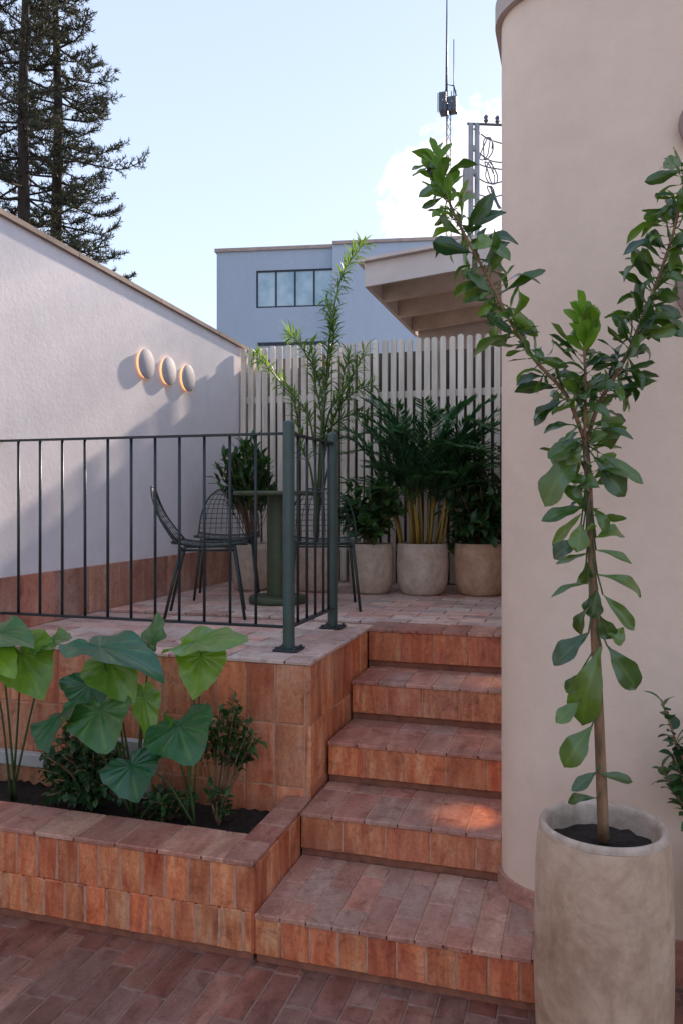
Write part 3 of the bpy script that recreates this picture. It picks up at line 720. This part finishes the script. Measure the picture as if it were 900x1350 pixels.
# pale blocks in the planter
for (xa,xb,z0_,z1_,l) in ((-2.68,-2.10,.34,.398,'long pale block lying against the wall at the left end of the planter'),(-1.90,-1.74,.26,.50,'upright pale block behind the broad leaves in the planter')):
    mb=MB(); mb.box((xa,2.93,z0_),(xb,2.972,z1_),bev=.004,c=rc()); tag(mb.build('stone_block',M['stone']),l,'block')

# ------------------------------------------------------------------ pots on the terrace
def tpot(px,d,r,h,m,label,rim=.012):
    c=P(px,700,d); e=empty('plant_pot',(c.x,c.y,TZ+.001),label,'pot','pots along the slat fence')
    mb=MB(); pr=[(0,.0),(r*.72,.0),(r*.84,.02),(r*.97,h*.25),(r*1.0,h*.55),(r*.98,h*.85),(r*.95,h),(r*.90,h),(r*.88,h-.03),(r*.86,h-.06),(0,h-.06)]
    mb.lathe(pr[:-1],n=44,wob=.008); mb.build('clay_body',m,e)
    mb=MB(); mb.disc(0,0,h-.05,r*.87,32); mb.build('soil',M['soil'],e); return Vector((c.x,c.y,TZ+h-.05))
A1=tpot(489,5.52,.156,.345,M['pot_white'],'pale round pot, leftmost of the three to the right of the railing')
A2=tpot(556,5.45,.180,.352,M['pot_white'],'pale round pot holding the palm with yellow canes')
A3=tpot(632,5.42,.180,.352,M['pot_terra'],'warm orange-tinted round pot next to the beige wall')
A4=tpot(333,5.72,.150,.335,M['pot_white'],'pale pot in the corner behind the left wire chairs')
A5=tpot(418,5.65,.165,.345,M['pot_white'],'pale pot behind the railing posts holding the tall light plant')
# palm
pa=empty('areca_palm',A2,'bushy dark palm with yellow canes in the middle pot','palm')
mc=MB(); mf=MB()
for i in range(30):
    a=rng.uniform(0,6.28); r=rng.uniform(.02,.15); b0=A2+Vector((r*math.cos(a),r*math.sin(a)*.8,0)); tp=b0+Vector((.1*math.cos(a)*rng.random(),.1*math.sin(a)*rng.random(),rng.uniform(.28,.42)))
    mc.tube([b0,(b0+tp)/2+Vector((.006,0,0)),tp],[.010,.008,.006],7,c=rc())
    for j in range(3):
        aa=a+rng.uniform(-1.4,1.4); reach=rng.uniform(.15,.62); hh=rng.uniform(.12,.74)
        d=Vector((math.cos(aa),math.sin(aa)*.75,0))
        pth=poly([tp,tp+d*reach*.3+Vector((0,0,hh*.6)),tp+d*reach*.7+Vector((0,0,hh*.88)),tp+d*reach*1.15+Vector((0,0,hh*(.80 if reach>.35 else 1.0)))],16)
        mc.tube(pth,[.0045-.003*k/16 for k in range(17)],5,1)
        for k in range(4,34):
            t=k/34; q=t*16; i0=min(int(q),15); p=pth[i0].lerp(pth[i0+1],q-i0); ax=(pth[i0+1]-pth[i0]).normalized()
            sd=ax.cross(Vector((0,0,1))).normalized()
            for sg in (-1,1):
                dr=(sd*sg+ax*(.5+.6*t)+Vector((0,0,.15-.3*rng.random()))+rdir()*.12).normalized(); L=(.17-.09*t)*rng.uniform(.8,1.1)
                leaf(mf,p,p+dr*L,.016,bend=-.10,fold=.3,seg=3,shape='lance',cross=1,c=rc())
part(mc,'canes',[M['cane'],M['greenstem']],pa); part(mf,'fronds',M['palm_leaf'],pa)
bush('leafy_shrub',(A1.x-.02,A1.y-.05,A1.z+.28),(.26,.18,.27),40,11,(.07,.12),(.04,.065),'mid_leaf','mid green broad-leaved shrub in the pale pot left of the palm','shrub','shrubs in the terrace pots',base=A1,lo=.3)
bush('leafy_shrub',(A3.x,A3.y-.06,A3.z+.26),(.30,.18,.40),90,11,(.07,.12),(.035,.06),'dark_leaf','dark broad-leaved shrub in the warm clay pot next to the beige wall','shrub','shrubs in the terrace pots',base=A3,lo=.25)
bush('leafy_shrub',(A4.x,A4.y-.08,A4.z+.55),(.23,.16,.29),64,13,(.07,.12),(.022,.036),'dark_leaf','upright dark shrub in the corner behind the wire chairs and the table','shrub','shrubs in the terrace pots',base=A4,lo=.5,shape='lance',up_=.8)
# tall light plant
tp_=empty('tall_slender_plant',A5,'tall slender plant with narrow light green leaves rising above the slat fence','plant')
ms=MB(); mf=MB()
dd=5.55
stems=[[(418,690),(424,600),(430,500),(438,420),(452,360),(478,322)],[(418,690),(415,600),(405,545),(375,510),(350,480),(334,470)],[(418,690),(428,600),(445,540),(470,515),(490,508)],
       [(418,690),(422,620),(425,560),(415,500),(410,450)],[(418,690),(432,620),(445,580),(452,500),(460,470)],[(418,690),(410,620),(398,590),(392,550),(385,520)],[(418,690),(426,560),(420,500),(396,455),(380,440)],[(418,690),(430,560),(450,520),(468,490),(480,462)],[(418,690),(426,600),(440,560),(468,545),(486,548)],[(418,690),(424,560),(436,470),(440,430),(428,395)]]
for k,s_ in enumerate(stems):
    pth=poly([P(x,y,dd+(rng.uniform(-.12,.12) if i else .1)) for i,(x,y) in enumerate(s_)],22); pth[0]=A5.copy()
    ms.tube(pth,[.009-.006*i/22 for i in range(23)],6)
    stemleaves(mf,pth,[230,130,110,130,100,80,100,100,90,110][k],(.07,.13),(.010,.017),.32,1.02,.55,'lance',jit=.35,droop=.15,bend=.1,cross=1,seg=5)
part(ms,'stems',M['greenstem'],tp_); part(mf,'foliage',M['light_leaf'],tp_)

# ------------------------------------------------------------------ blue building
D=26.0
def BP(px,py,dd=0): return P(px,py,D+dd)
be=empty('blue_building',P(400,700,D+3),'blue-grey flat-roofed building with a band of four window panes behind the fence','building')
ang=math.atan2(SA,CA)- 0  # camera right axis angle
rt=Vector((CA,SA,0)); fw=Vector((-SA,CA,0)); b7=R(7)
ux=(rt*math.cos(b7)+(-fw)*math.sin(b7)).normalized(); uy=Vector((0,0,1)).cross(ux).normalized()
O=P(286,660,D); O.z=0
def on(px,py,inset=0):   # a point of the facade plane
    u=(px-450)/F; dr=fw+rt*u; n=uy
    t=(O+uy*inset-Vector((0,0,0))).dot(n)/dr.dot(n); return Vector((dr.x*t,dr.y*t,HC-(py-660)/F*t))
def loc(p): q=p-O; return q.dot(ux),p.z
def bbox(mb,u0,u1,z0,z1,n0,n1,c=(.5,.5,.5)):
    vs=[O+ux*u+uy*n+Vector((0,0,z)) for u in (u0,u1) for n in (n0,n1) for z in (z0,z1)]
    mb.add(vs,[[0,1,3,2],[4,6,7,5],[0,4,5,1],[2,3,7,6],[0,2,6,4],[1,5,7,3]],0,c)
ua,_=loc(on(286,333)); ub,_=loc(on(441,327)); za=loc(on(360,330))[1]
uc,zc2=loc(on(640,315,-.5)); _,zd=loc(on(500,320,-.5))
w0,wz1=loc(on(338,357)); w1,wz0=loc(on(444,403))
def facade(mb,u0,u1,z0,z1,n0,n1,h):  # front with one opening h=(a,b,c,d)
    a,b_,c,d=h
    for (p,q,r_,s_) in ((u0,a,z0,z1),(b_,u1,z0,z1),(a,b_,z0,c),(a,b_,d,z1)): bbox(mb,p,q,r_,s_,n0,n0+.25)
mb=MB(); facade(mb,ua,ub,-.02,za,0,9,(w0,min(w1,ub-.02),wz0,wz1)); bbox(mb,ua,ub,-.02,za-.02,.26,9); part(mb,'wall',M['blue'],be)
mb=MB(); bbox(mb,ub,uc,-.02,zd,-.5,9); part(mb,'wall',M['blue'],be)
mb=MB(); bbox(mb,ua-.06,ub-.001,za+.001,za+.11,-.06,9.05); part(mb,'roof_edge',M['coping_pale'],be)
mb=MB(); bbox(mb,ub,uc,zd+.001,zd+.10,-.56,9.05); part(mb,'roof_edge',M['coping_pale'],be)
wn=4; ww=(min(w1,ub-.02)-w0)
fm=MB(); t=.05
bbox(fm,w0,w0+ww,wz0,wz0+t,.02,.1); bbox(fm,w0,w0+ww,wz1-t,wz1,.02,.1)
for k in range(wn+1):
    u=w0+(ww-t)*k/wn; bbox(fm,u,u+t,wz0+t+.001,wz1-t-.001,.02,.1)
wf=part(fm,'window',M['frame_dark'],be)
for k in range(wn):
    u=w0+(ww-t)*k/wn+t; u2=w0+(ww-t)*(k+1)/wn
    g=MB(); bbox(g,u+.001,u2-.001,wz0+t,wz1-t,.055,.07); gg=locz(g.build('pane',M['glass']),be); gg.parent=wf; gg.matrix_parent_inverse=Matrix.Identity(4)
    # window child inherits window transform: window is parented with inverse so world = identity
mb=MB(); l0,lz=loc(on(340,452)); l1,_=loc(on(430,452)); bbox(mb,l0,l1,lz-.1,lz,-.04,0.0); part(mb,'string_course',M['frame_dark'],be)

# ------------------------------------------------------------------ conifers
def conifer(px,d,seed,label,spread,h=19.,side=0):
    r_=random.Random(seed); c=P(px,660,d); base=Vector((c.x,c.y,-.02)); e=empty('conifer',base,label,'tree','tall conifers beyond the white wall')
    mt=MB(); mt.tube([base+Vector((r_.uniform(-.06,.06),r_.uniform(-.06,.06),z)) for z in (0,3,6,9,12,15,h)],[.22,.20,.18,.15,.12,.08,.02],12); part(mt,'trunk',M['bark'],e)
    mf=MB(); mbn=MB(); z=4.2
    while z<h-.3:
        k=max(.12,min(1,(h-z)/7.))
        nb=r_.choice([4,5,6]); a0=r_.random()*6.28; 
        for i in range(nb):
            a=a0+6.28*i/nb+r_.uniform(-.25,.25); L=spread*k*r_.uniform(.6,1.12)
            dv=Vector((math.cos(a),math.sin(a),0)); zz=z+r_.uniform(-.25,.25)
            dr=r_.uniform(.10,.30)
            p0=base+Vector((0,0,zz)); pth=poly([p0,p0+dv*L*.4+Vector((0,0,-dr*.7)),p0+dv*L*.75+Vector((0,0,-dr)),p0+dv*L+Vector((0,0,-dr+.28))],12)
            mbn.tube(pth,[.035*(1-.8*j/12) for j in range(13)],5)
            sd=dv.cross(Vector((0,0,1)))
            for j in range(3,13):
                for sgn in (-1,1):
                    if r_.random()<.18: continue
                    p=pth[j]; sl=L*.26*(1-.55*abs(j/12-.55)*1.6)*r_.uniform(.5,1.1)
                    q=p+sd*sgn*sl+dv*sl*.65+Vector((0,0,r_.uniform(-.05,.22)))
                    mbn.tube([p,q],[.012,.005],4)
                    nn=int(10+sl*22)
                    for w in range(nn):
                        t=(w+.5)/nn; pp=p.lerp(q,t)
                        for _ in range(2):
                            o_=Vector((r_.gauss(0,.5),r_.gauss(0,.5),r_.gauss(.25,.5))).normalized()
                            ln=r_.uniform(.09,.16); dq=(o_+(q-p).normalized()*.7).normalized(); s2=dq.cross(Vector((r_.random()-.5,r_.random()-.5,r_.random()-.5))).normalized()*r_.uniform(.006,.014)
                            cc=(r_.random(),r_.random(),0)
                            mf.add([pp-s2*.5,pp+s2*.5,pp+dq*ln*.6+s2,pp+dq*ln,pp+dq*ln*.6-s2],[[0,1,2,3,4]],0,cc)
        z+=r_.uniform(.45,.80)
    part(mbn,'branches',M['bark'],e); part(mf,'foliage',M['conifer'],e)
conifer(33,20.,3,'dark conifer with bare straight trunk, the left one of the pair beyond the wall',2.1)
conifer(76,21.5,11,'dark conifer with upturned branch tips, the right one of the pair beyond the wall',2.05)

# ------------------------------------------------------------------ lattice mast and utility pole
c=P(590,660,70); ma=empty('antenna_mast',(c.x,c.y,0),'thin lattice antenna mast with a dark equipment cage high above the roofs','mast')
mb=MB(); H1=HC+(660-135)/F*70; H2=HC+(660+40)/F*70
for k in range(3):
    a=2.1*k; mb.tube([(c.x+.42*math.cos(a),c.y+.42*math.sin(a),0),(c.x+.22*math.cos(a),c.y+.22*math.sin(a),H1)],.05,5)
z=0;k=0
while z<H1-1:
    w=.42-.2*z/H1
    for j in range(3):
        a=2.1*j;b_=2.1*(j+1)
        mb.tube([(c.x+w*math.cos(a),c.y+w*math.sin(a),z),(c.x+w*math.cos(b_),c.y+w*math.sin(b_),z+.9)],.022,4)
    z+=.9
part(mb,'lattice',M['steel'],ma)
mb=MB(); mb.tube([(c.x-.15,c.y,H1),(c.x-.12,c.y,H1+(H2-H1)*.5),(c.x-.1,c.y,H2)],[.13,.09,.04],6); mb.tube([(c.x+.5,c.y,H1),(c.x+.5,c.y,H1+5.5)],.045,5); part(mb,'aerial',M['steel'],ma)
mb=MB()
mb.box((c.x-.75,c.y-.6,H1-.95),(c.x-.1,c.y+.6,H1+.75),bev=.05); mb.box((c.x+.02,c.y-.5,H1-.95),(c.x+.8,c.y+.5,H1+.3),bev=.05)
mb.tube([(c.x-.3,c.y,H1+.7),(c.x-.1,c.y,H1+1.6),(c.x+.5,c.y,H1+1.4),(c.x+.75,c.y,H1+.4)],.08,6)
for x in (-.8,-.4,.0,.4,.8): mb.tube([(c.x+x,c.y-.7,H1-1.1),(c.x+x,c.y-.7,H1+.6)],.04,5)
part(mb,'equipment_cage',M['steel'],ma)
D3=14.; c=P(624,660,D3); up_=empty('utility_pole',(c.x,c.y,0),'grey twin-shaft utility pole with crossarm and tangled wires behind the canopy','pole')
Ht=HC+(660-163)/F*D3
mb=MB()
for s_ in (-1,1):
    q=c+rt*(.055*s_); mb.tube([(q.x,q.y,0),(q.x,q.y,Ht)],[.055,.045],8)
z=1
while z<Ht-.3: q=c; mb.box((-.08,-.03,z),(.08,.03,z+.09),M=Matrix.Translation((c.x,c.y,0))@Matrix.Rotation(A,4,'Z')); z+=.42
part(mb,'shaft',M['concrete'],up_)
mb=MB(); aP=P(615,163,D3); bP=P(690,166,D3); mb.tube([aP,bP],.022,6); part(mb,'crossarm',M['steel'],up_)
for (x,y) in ((640,163),(655,164),(672,165)):
    mb=MB(); q=P(x,y,D3); mb.lathe([(.02,0),(.045,.03),(.025,.06),(.045,.09),(.02,.13),(0,.135)],n=10)
    mb.v=[(a+q.x,b_+q.y,z+q.z+.02) for a,b_,z in mb.v]; part(mb,'insulator',M['steel'],up_)
mb=MB(); q=P(617,240,D3); mb.lathe([(0,0),(.08,0),(.09,.05),(.09,.4),(.07,.46),(0,.47)],n=16); mb.v=[(a+q.x,b_+q.y-.12,z+q.z-.25) for a,b_,z in mb.v]; part(mb,'transformer',M['concrete'],up_)
rw_=random.Random(5)
for (y0_,y1_,sag) in ((170,190,6),(196,210,10),(214,222,4),(232,228,12),(255,248,8),(272,262,14)):
    mb=MB(); pts=poly([P(624,y0_,D3),P(650,(y0_+y1_)/2+sag,D3+.6),P(690,y1_,D3+1.4),P(760,y1_-20,D3+4)],20); mb.tube(pts,.013,5); part(mb,'wire',M['steel'],up_)
mb=MB()
for k in range(3):
    ctr=P(641+5*k,196+32*k,D3); pts=[ctr+rt*(.13*math.cos(t*.7+k))*(.7+.3*math.sin(t))+Vector((0,0,.20*math.sin(t*.75))) for t in range(20)]
    mb.tube(poly(pts,80),.011,5)
part(mb,'cable_coil',M['steel'],up_)
# white garden lamp heads poking in at the lower left are left to the neighbour yard

# ------------------------------------------------------------------ camera, light, world
cam=bpy.data.cameras.new('camera'); co=bpy.data.objects.new('camera',cam); COL.objects.link(co)
co.location=(0,0,HC); co.rotation_euler=(R(90),0,A)
cam.sensor_fit='VERTICAL'; cam.sensor_height=36; cam.lens=36*F/1350; cam.shift_y=-15/1350; cam.clip_end=2000; cam.clip_start=.05
sc.camera=co
SUN_AZ=R(8)  # from +Y toward +X
SUN_EL=R(26)
sd=Vector((math.sin(SUN_AZ)*math.cos(SUN_EL),math.cos(SUN_AZ)*math.cos(SUN_EL),math.sin(SUN_EL)))
su=bpy.data.lights.new('sun','SUN'); su.energy=2.9; su.angle=R(1.2); su.color=(1,.84,.68)
so_=bpy.data.objects.new('sun',su); COL.objects.link(so_); so_.rotation_euler=sd.to_track_quat('Z','Y').to_euler()
w=bpy.data.worlds.new('World'); sc.world=w; w.use_nodes=True; nt=w.node_tree; nt.nodes.clear()
sky=N(nt,'ShaderNodeTexSky'); sky.sky_type='NISHITA'; sky.sun_disc=False; sky.sun_elevation=SUN_EL; sky.sun_rotation=SUN_AZ
sky.air_density=1.0; sky.dust_density=.3; sky.ozone_density=2
tc=N(nt,'ShaderNodeTexCoord')
cd=P(628,268,1)-Vector((0,0,HC)); cd.normalize()
dp=N(nt,'ShaderNodeVectorMath'); dp.operation='DISTANCE'; nt.links.new(tc.outputs['Generated'],dp.inputs[0]); dp.inputs[1].default_value=cd
nz0=noise(nt,tc.outputs['Generated'],16,9,.68,.6)
nzs=N(nt,'ShaderNodeMath'); nzs.operation='SUBTRACT'; nt.links.new(nz0,nzs.inputs[0]); nzs.inputs[1].default_value=.16
nz=nzs.outputs[0]
ad=N(nt,'ShaderNodeMath'); ad.operation='MULTIPLY_ADD'; nt.links.new(nz,ad.inputs[0]); ad.inputs[1].default_value=-.21; nt.links.new(dp.outputs['Value'],ad.inputs[2])
rp=ramp(nt,[(0.0,(.9,.9,.9)),(.03,(0,0,0))],ad.outputs[0])
sx=N(nt,'ShaderNodeSeparateXYZ'); nt.links.new(tc.outputs['Generated'],sx.inputs[0])
hz=ramp(nt,[(0,(3.5,3.75,4.4)),(.25,(2.85,3.3,4.15)),(.6,(2.35,2.8,3.8)),(1,(2.1,2.55,3.6))],sx.outputs[2])
thin=mix(nt,.86,sky.outputs[0],hz.outputs[0])
cm=mix(nt,rp.outputs[0],thin,(4.9,4.7,4.8))
bg=N(nt,'ShaderNodeBackground'); bg.inputs['Strength'].default_value=.10; nt.links.new(cm,bg.inputs[0])
ow=N(nt,'ShaderNodeOutputWorld'); nt.links.new(bg.outputs[0],ow.inputs[0])
sc.render.engine='CYCLES'
sc.view_settings.view_transform='Standard'; sc.view_settings.look='None'; sc.view_settings.gamma=1; sc.view_settings.exposure=1.55
